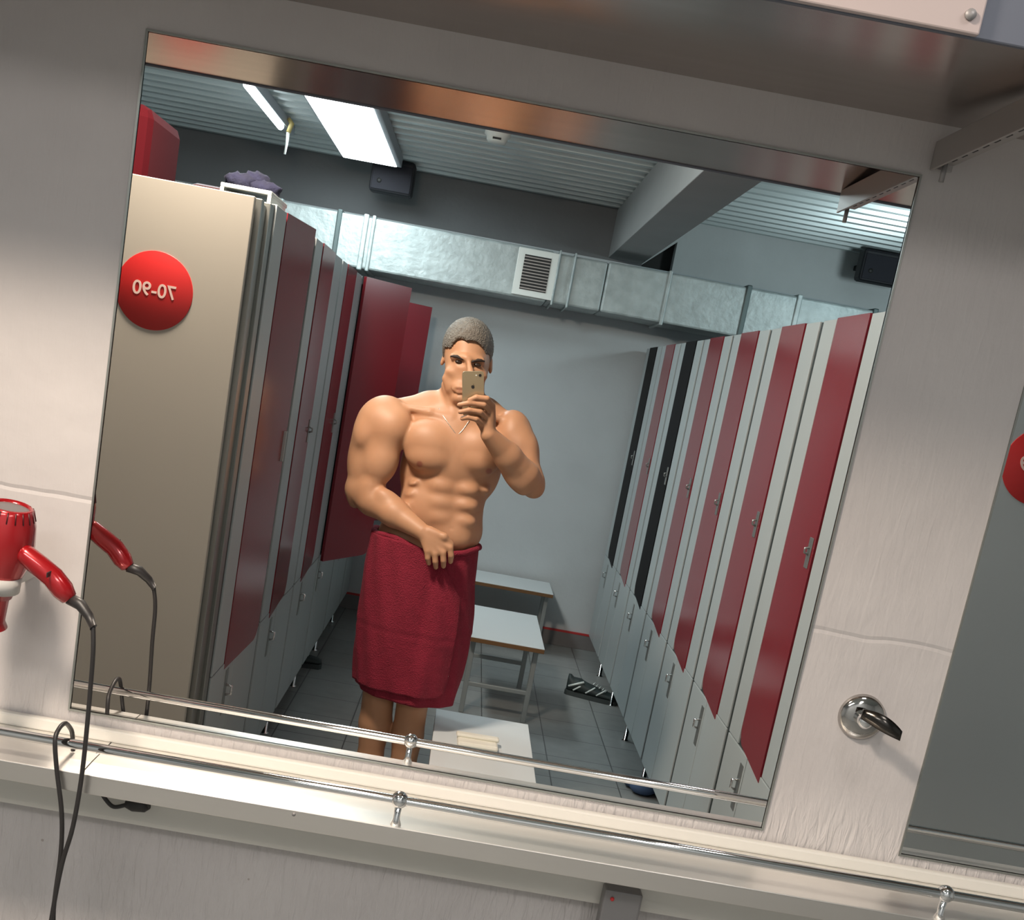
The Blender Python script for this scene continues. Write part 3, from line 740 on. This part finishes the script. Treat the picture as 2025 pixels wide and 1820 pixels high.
def P(u, v, Y): return np.array(W(u, v, Y))
man = thing('person', 'muscular bare chested man in a burgundy towel photographing himself with a phone', 'person', (-.09, 2.13, 0))
B = Field((-.46, 1.80, -.004), (.34, 2.34, 1.80), .0036)
# torso
B.ell(P(897, 900, 2.135), (.150, .105, .165))
B.ell(P(893, 848, 2.14), (.165, .082, .085))
B.ell(P(824, 920, 2.165), (.055, .065, .115), .03); B.ell(P(962, 925, 2.175), (.052, .062, .11), .03)
B.ell(P(872, 1005, 2.135), (.134, .098, .15), .03)
B.ell(P(842, 1110, 2.145), (.155, .115, .13), .03)
# neck, shoulders
B.cone(P(918, 752, 2.165), P(910, 818, 2.16), .068, .080, .02)
B.chain([P(905, 803, 2.185), P(850, 806, 2.17), P(790, 815, 2.15)], [.058, .050, .045], .025)
B.chain([P(915, 806, 2.19), P(960, 816, 2.18), P(1000, 838, 2.16)], [.055, .046, .040], .025)
# sternomastoid and clavicles
B.cone(P(884, 760, 2.125), P(897, 822, 2.085), .012, .012, .012); B.cone(P(945, 770, 2.125), P(912, 824, 2.085), .012, .012, .012)
B.chain([P(892, 828, 2.077), P(850, 816, 2.083), P(800, 806, 2.10)], [.012, .010, .012], .014)
B.chain([P(916, 830, 2.077), P(955, 822, 2.087), P(1000, 832, 2.11)], [.012, .010, .012], .014)
# pectorals
B.ell(P(852, 880, 2.077), (.098, .062, .082), .012, rot=-.25); B.ell(P(850, 905, 2.072), (.080, .060, .052), .014)
B.ell(P(946, 889, 2.084), (.086, .060, .080), .012, rot=.25); B.ell(P(945, 911, 2.079), (.070, .058, .050), .014)
# stomach muscles, serratus, obliques
for (v, r) in ((962, .019), (993, .018), (1024, .018)):
    B.ell(P(874 - (v - 960) * .03, v, 2.062), (.038, .026, r * 1.2), .022); B.ell(P(924 - (v - 960) * .08, v + 7, 2.062), (.036, .026, r * 1.2), .022)
B.ell(P(893, 1062, 2.065), (.06, .034, .045), .03)
B.ell(P(905, 1048, 2.14), (.085, .085, .085), .03); B.ell(P(828, 1005, 2.14), (.062, .080, .10), .03); B.ell(P(800, 1058, 2.145), (.090, .10, .085), .03)
B.ell(P(930, 990, 2.14), (.045, .075, .09), .03)
for (u, v) in ((820, 955), (814, 976), (812, 997)): B.ell(P(u, v, 2.085), (.018, .024, .010), .018, rot=.5)
for (u, v) in ((960, 968),): B.ell(P(u, v, 2.10), (.018, .026, .012), .018, rot=-.5)
# grooves
B.cone(P(904, 866, 2.018), P(904, 940, 2.008), .005, .006, .016, -1)
B.cone(P(901, 945, 2.018), P(893, 1035, 2.016), .0045, .004, .012, -1)
B.cone(P(804, 925, 2.035), P(850, 944, 2.005), .006, .006, .014, -1); B.cone(P(850, 944, 2.005), P(897, 942, 2.008), .006, .005, .012, -1)
B.cone(P(911, 944, 2.008), P(955, 950, 2.012), .005, .006, .012, -1); B.cone(P(955, 950, 2.012), P(985, 940, 2.04), .006, .006, .014, -1)
B.ell(P(893, 1046, 2.022), (.010, .012, .006), .006, mode=-1)
# left arm of the picture
A = Field((-.46, 1.80, -.004), (.34, 2.34, 1.80), .0036)
A.ell(P(757, 842, 2.115), (.090, .083, .102), .02, rot=-.3); A.ell(P(725, 862, 2.10), (.045, .06, .06), .02)
A.ell(P(778, 850, 2.075), (.055, .05, .068), .03, rot=-.4)
A.cone(P(750, 860, 2.12), P(722, 960, 2.115), .066, .050, .02)
A.ell(P(754, 910, 2.074), (.058, .050, .088), .026, rot=-.12); A.ell(P(714, 912, 2.13), (.046, .058, .095), .03, rot=.1)
A.chain([P(712, 968, 2.12), P(738, 988, 2.085), P(780, 1015, 2.04), P(835, 1052, 1.985)], [.052, .054, .046, .028], .016)
A.ell(P(733, 962, 2.075), (.040, .038, .058), .014, rot=-.5); A.ell(P(704, 985, 2.12), (.028, .03, .035), .012)
A.ell(P(770, 992, 2.045), (.058, .030, .032), .012, rot=-.55)
wr = P(836, 1053, 1.983)
kn = [P(845, 1090, 1.962), P(860, 1096, 1.957), P(876, 1094, 1.957), P(890, 1084, 1.962)]
tips = [[P(846, 1104, 1.962), P(848, 1114, 1.975)], [P(861, 1111, 1.957), P(862, 1122, 1.972)], [P(877, 1109, 1.957), P(877, 1120, 1.972)], [P(892, 1099, 1.962), P(891, 1111, 1.976)]]
A.ell(P(860, 1068, 1.968), (.036, .016, .030), .012, rot=-.6)
for i in range(4):
    A.cone(wr + (kn[i] - wr) * .15, kn[i], .017, .0115, .010); A.chain([kn[i]] + tips[i], [.0105, .0098, .0082], .002)
A.chain([P(850, 1050, 1.975), P(878, 1062, 1.962), P(892, 1076, 1.972)], [.016, .012, .010], .008)
# right arm of the picture, raised
A.ell(P(1017, 862, 2.135), (.062, .075, .086), .02, rot=.3); A.ell(P(1032, 885, 2.10), (.040, .050, .065), .02)
A.cone(P(1015, 868, 2.12), P(1050, 952, 2.04), .056, .046, .02); A.ell(P(1045, 905, 2.10), (.036, .055, .075), .016, rot=.1)
A.chain([P(1056, 966, 2.03), P(1036, 942, 2.0), P(1004, 903, 1.955), P(967, 860, 1.905)], [.034, .050, .044, .027], .014)
A.ell(P(1030, 950, 1.99), (.034, .035, .050), .014, rot=.5); A.ell(P(1012, 935, 1.975), (.030, .03, .055), .014, rot=.6)
rw = P(966, 856, 1.905)
rk = [P(973, 802, 1.890), P(971, 815, 1.890), P(966, 828, 1.892), P(959, 840, 1.895)]
rf = [[P(963, 789, 1.860), P(942, 786, 1.8565), P(929, 791, 1.857)], [P(957, 801, 1.862), P(930, 797, 1.8575), P(908, 801, 1.862)],
      [P(950, 815, 1.865), P(928, 811, 1.860), P(910, 815, 1.864)], [P(942, 829, 1.870), P(926, 825, 1.868), P(914, 828, 1.874)]]
A.ell(P(966, 833, 1.905), (.022, .017, .034), .010)
for i in range(4):
    A.cone(rw + (rk[i] - rw) * .2, rk[i], .016, .011, .010); A.chain([rk[i]] + rf[i], [.0105, .0095, .0088, .0072], .002)
A.chain([P(958, 846, 1.905), P(944, 826, 1.908), P(938, 803, 1.897)], [.016, .012, .009], .006)
h = np.clip(.5 + .5 * (B.D - A.D) / .012, 0, 1); B.D = B.D * (1 - h) + A.D * h - .012 * h * (1 - h); del A, h
# legs and feet
for hip, kneep, calf, r in ((P(800, 1140, 2.15), P(752, 1345, 2.12), P(742, 1430, 2.145), .052), (P(878, 1150, 2.15), P(819, 1370, 2.10), P(806, 1455, 2.125), .050)):
    ank = np.array([calf[0] + .004, calf[1] + .012, .095])
    B.chain([hip, hip + (kneep - hip) * .5, kneep], [.090, .080, .058], .02)
    B.chain([kneep, calf, calf + (ank - calf) * .45, ank], [.056, r + .004, .044, .031], .016)
    B.ell(calf + np.array([0, .018, .03]), (.044, .045, .09), .02)
    toe = np.array([ank[0] - .005, ank[1] - .165, .028])
    B.cone(ank + np.array([0, .03, -.062]), toe, .034, .026, .02); B.cone(ank, ank + np.array([0, -.06, -.045]), .030, .026, .02)
    for j in range(5): B.cone(toe + np.array([(j - 2) * .014, .015, -.008]), toe + np.array([(j - 2) * .017, -.030 + abs(j - 1) * .006, -.015]), .012, .0095, .004)
# head
B.ell(P(925, 692, 2.165), (.079, .098, .090), .02); B.ell(P(924, 726, 2.128), (.071, .078, .078), .02)
B.ell(P(917, 760, 2.115), (.061, .063, .050), .02); B.ell(P(911, 788, 2.070), (.026, .024, .019), .018)
B.cone(P(884, 764, 2.13), P(903, 790, 2.085), .014, .013, .02)
B.chain([P(896, 705, 2.066), P(922, 709, 2.055), P(952, 714, 2.070)], [.011, .011, .011], .012)
B.ell(P(893, 736, 2.085), (.020, .02, .013), .02); B.ell(P(952, 744, 2.088), (.018, .02, .013), .02)
B.cone(P(927, 714, 2.050), P(931, 740, 2.024), .008, .0115, .010); B.ell(P(923, 743, 2.036), (.009, .010, .008), .006); B.ell(P(939, 745, 2.037), (.009, .010, .008), .006)
B.ell(P(908, 717, 2.046), (.017, .015, .0095), .012, mode=-1); B.ell(P(944, 723, 2.050), (.017, .015, .0095), .012, mode=-1)
B.ell(P(912, 766, 2.062), (.030, .018, .016), .012)
B.chain([P(896, 769, 2.056), P(905, 766, 2.048), P(918, 767, 2.045)], [.003, .0045, .005], .006); B.chain([P(897, 771, 2.056), P(906, 775, 2.050), P(918, 776, 2.047)], [.003, .005, .0055], .006)
B.chain([P(882, 750, 2.09), P(890, 768, 2.085)], [.012, .012], .02)
for (u, v, s_) in ((878, 707, -1), (970, 722, 1)):
    c = P(u, v, 2.170); B.ell(c, (.008, .016, .029), .006, rot=.15 * s_); B.ell(c + np.array([s_ * .008, -.006, .003]), (.004, .010, .017), .004, mode=-1)
body, V = B.mesh('body', 'skin', man)
print('body verts', len(V))
tint = np.zeros(len(V), np.float32)
for (u, v, r, a) in ((830, 918, .0125, .75), (967, 933, .0125, .75)):
    c = P(u, v, 2.03); d = np.hypot(V[:, 0] - c[0], V[:, 2] - c[2]); tint = np.maximum(tint, np.where((V[:, 1] < 2.12), a * np.clip((r - d) / .004, 0, 1), 0))
c = P(909, 771, 2.05); d = np.hypot((V[:, 0] - c[0]) / 1.9, V[:, 2] - c[2]); tint = np.maximum(tint, np.where(V[:, 1] < 2.06, .4 * np.clip((.0085 - d) / .003, 0, 1), 0))
at = body.data.attributes.new('tint', 'FLOAT', 'POINT'); at.data.foreach_set('value', tint.astype(np.float32))
# nipples
# hair: short crop over the skull
H = Field(tuple(P(925, 692, 2.165) - np.array([.11, .12, .13])), tuple(P(925, 692, 2.165) + np.array([.11, .125, .12])), .0022)
c = P(925, 692, 2.165)
H.ell(c + np.array([0, .002, .003]), (.0855, .1035, .0965), .01)
H.ell(P(925, 675, 2.145), (.072, .085, .075), .02)
H.ell(P(925, 738, 2.045), (.074, .112, .106), .004, mode=-1); H.ell(P(905, 712, 2.05), (.036, .10, .070), .01, mode=-1)
X, Y, Z = H.ax[0][:, None, None], H.ax[1][None, :, None], H.ax[2][None, None, :]
zl = P(925, 716, 2.16)[2]
cut = np.maximum((zl - .012) - Z - np.clip((Y - 2.16) * .9, -.03, .09), -(Y - 2.05)).astype(np.float32)
cut = ((zl + .004) - Z - np.clip((Y - 2.15) * 1.1, -.03, .07)).astype(np.float32)
rng = np.random.RandomState(3)
noise = (np.sin(X * 420 + 3 * np.sin(Z * 260)) * np.sin(Y * 380 + 2 * np.sin(X * 300)) * np.sin(Z * 350)).astype(np.float32)
H.D = np.maximum(H.D, cut) - .0018 * noise * (Z > zl + .03)
H.mesh('hair', 'hair', man)
for (a, b) in (((891, 705), (917, 712)), ((932, 716), (958, 715))):
    pts = [P(a[0] + (b[0] - a[0]) * t, a[1] + (b[1] - a[1]) * t - 3 * math.sin(t * PI), 2.0) for t in (0, .25, .5, .75, 1)]
    pts = [Vector((p[0], B.surf_y(p[0] * (2.05 + 1.86) / 3.86, 1.62 + (p[2] - 1.62) * (2.05 + 1.86) / 3.86) or 2.05, p[2])) for p in pts]
    pts = [Vector((p.x * (p.y + 1.86) / 3.86, p.y + .001, 1.62 + (p.z - 1.62) * (p.y + 1.86) / 3.86)) for p in pts]
    MB().tube(pts, .004, 8, rs=[.003, .0052, .0055, .005, .003]).build('eyebrow', 'brow', man)
for (u, v) in ((907, 716), (944, 722)):
    MB().sphere(Vector(P(u, v, 2.0605)), .0105, 16, (1.15, .5, .52)).build('eye', 'eye', man)
# towel wrapped round the hips
def edge_table(pts, Y): return np.array([[P(u, v, Y)[2], P(u, v, Y)[0]] for u, v in pts])[::-1]
TL = edge_table([(744, 1043), (729, 1115), (718, 1200), (710, 1280), (706, 1350), (705, 1400)], 2.13)
TR = edge_table([(943, 1090), (937, 1150), (933, 1215), (928, 1265), (912, 1335), (893, 1400)], 2.13)
def tw(th, z, off=0.0):
    xl = np.interp(z, TL[:, 0], TL[:, 1]); xr = np.interp(z, TR[:, 0], TR[:, 1])
    cx = (xl + xr) / 2; a = (xr - xl) / 2 + off; b = .128 + .010 * math.sin((1.05 - z) * 5) + off
    f = .004 * math.sin(7 * th + z * 9) * min(1, max(0, (1.05 - z) * 3)) + .0025 * math.sin(15 * th - z * 22)
    # gathers running down from the hand
    g = .010 * math.exp(-((th - 1.15 - (1.0 - z) * .55) / .16) ** 2) * min(1, (1.06 - z) * 4) - .007 * math.exp(-((th - 1.36 - (1.0 - z) * .30) / .10) ** 2)
    f += g + .0015 * math.sin(z * 160) * math.exp(-((z - .74) / .02) ** 2)
    se = 1.0 + .05 * math.sin(2 * th) ** 2
    return Vector((cx + (a + f) * se * math.cos(th), 2.14 - (b + f) * se * math.sin(th), z))
def loft(th0f, th1f, z0f, z1, off, nt, nz, th_=.004):
    m = MB(); vs = []; fs = []
    for side in (0, 1):
        for j in range(nz + 1):
            for i in range(nt + 1):
                s_ = i / nt; t = j / nz
                zb = z0f(s_); zt = z1(s_); z = zt + (zb - zt) * t
                th = th0f(z) + (th1f(z) - th0f(z)) * s_
                vs.append(tw(th, z, off + (0 if side == 0 else th_)))
    A_ = (nt + 1) * (nz + 1)
    def idx(s_, j, i): return s_ * A_ + j * (nt + 1) + i
    for j in range(nz):
        for i in range(nt):
            fs.append((idx(1, j, i), idx(1, j, i + 1), idx(1, j + 1, i + 1), idx(1, j + 1, i))); fs.append((idx(0, j, i), idx(0, j + 1, i), idx(0, j + 1, i + 1), idx(0, j, i + 1)))
    for i in range(nt):
        fs.append((idx(0, 0, i), idx(0, 0, i + 1), idx(1, 0, i + 1), idx(1, 0, i))); fs.append((idx(0, nz, i), idx(1, nz, i), idx(1, nz, i + 1), idx(0, nz, i + 1)))
    for j in range(nz):
        fs.append((idx(0, j, 0), idx(1, j, 0), idx(1, j + 1, 0), idx(0, j + 1, 0))); fs.append((idx(0, j, nt), idx(0, j + 1, nt), idx(1, j + 1, nt), idx(1, j, nt)))
    return m.add(vs, fs, True)
zt_ = P(742, 1043, 2.13)[2]; zbi = P(870, 1408, 2.0)[2]
topz = lambda s_: zt_ - .004 - .030 * math.exp(-((s_ * 2 * PI - 1.35) / .5) ** 2) + .003 * math.sin(s_ * 40)
tz = lambda th: topz((th % (2 * PI)) / (2 * PI))
tow = loft(lambda z: 0, lambda z: 2 * PI, lambda s_: zbi + .02 * (1 - math.cos(s_ * 2 * PI - 1.2)), topz, 0, 110, 70).build('towel', 'towel', man)
def flap_edge(z):
    pts = [(866, 1095), (885, 1150), (902, 1190), (896, 1240), (888, 1300), (880, 1345), (868, 1378)]
    zz = np.array([P(u, v, 2.0)[2] for u, v in pts])[::-1]; uu = np.array([P(u, v, 2.0)[0] for u, v in pts])[::-1]
    x = np.interp(z, zz, uu); xl = np.interp(z, TL[:, 0], TL[:, 1]); xr = np.interp(z, TR[:, 0], TR[:, 1])
    return math.acos(max(-1, min(1, (x - (xl + xr) / 2) / ((xr - xl) / 2))))
zbf = P(800, 1376, 2.0)[2]
loft(flap_edge, lambda z: 1.25 * PI, lambda s_: zbf + .03 * max(0, 1 - s_ / .06) ** 2, lambda s_: zt_ - .012 - .02 * math.exp(-(s_ / .15) ** 2), .009, 80, 70, .005).build('towel_flap', 'towel', tow)
# rolled waistband
m = MB(); pts = []
for i in range(61):
    th = i / 60 * 2 * PI; p = tw(th, tz(th) - .004, .004); pts.append(p)
m.tube(pts, .010, 8, caps=False).build('waistband', 'towel', tow)
# chain
cp_ = []
for (u, v) in ((868, 808), (876, 822), (884, 834), (893, 847), (900, 856), (905, 859), (911, 855), (919, 845), (928, 832)):
    p = P(u, v, 2.05); y = 2.05
    for _ in range(3):
        y2 = B.surf_y(p[0], p[2])
        if y2: y = y2; p = P(u, v, y)
    cp_.append(Vector((p[0], y - .0015, p[2])))
MB().tube(bez(cp_, 4), .0014, 6).build('neck_chain', 'chain', man)
# phone: it is where the camera of the photograph is, turned over about the mirror plane
ph = thing('smartphone', 'gold backed smartphone held up in front of the face', 'phone', (0, 1.86, 1.62))
rx = Vector((R_CAM[0][0], -R_CAM[0][1], R_CAM[0][2])); uy = Vector((-R_CAM[1][0], R_CAM[1][1], -R_CAM[1][2])); fz = Vector((R_CAM[2][0], -R_CAM[2][1], R_CAM[2][2]))
Mp = Matrix([[rx[i], uy[i], fz[i], (0, 1.866, 1.62)[i]] for i in range(3)] + [[0, 0, 0, 1]])
def rrect(x0, x1, y0, y1, r, z):
    out = []
    for cx, cy, a0 in ((x1 - r, y1 - r, 0), (x0 + r, y1 - r, 90), (x0 + r, y0 + r, 180), (x1 - r, y0 + r, 270)):
        for k in range(7):
            a = math.radians(a0 + 15 * k); out.append(Mp @ Vector((cx + r * math.cos(a), cy + r * math.sin(a), z)))
    return out
MB().poly(rrect(-.0555, .0115, -.1262, .0118, .009, -.0035), fz * .007).build('back_shell', 'gold', ph)
MB().poly(rrect(-.054, .010, -.118, .004, .004, -.0040), fz * .0006).build('screen', 'rubber', ph)
MB().poly([Mp @ Vector((.0045 * math.cos(k * PI / 8), .0045 * math.sin(k * PI / 8), .0034)) for k in range(16)], fz * .0012).build('lens', 'rubber', ph)
MB().poly([Mp @ Vector((-.012 + .0022 * math.cos(k * PI / 6), .0022 * math.sin(k * PI / 6), .0034)) for k in range(12)], fz * .0003).build('flash', 'white', ph)
m = MB(); lg = [(-.004, .003), (-.002, .0048), (0, .0040), (.002, .0048), (.0042, .003), (.0034, .0010), (.0044, -.0012), (.003, -.0042), (.0012, -.0050), (0, -.0044), (-.0012, -.0050), (-.0034, -.0038), (-.0048, 0)]
m.poly([Mp @ Vector((-.022 + x * 1.15, -.036 + y * 1.15, .0034)) for x, y in lg], fz * .0002)
m.poly([Mp @ Vector((-.022 + x, -.036 + y, .0034)) for x, y in ((0, .0062), (.0012, .0086), (.0030, .0094), (.0020, .0072))], fz * .0002)
m.build('emblem', 'rubber', ph)
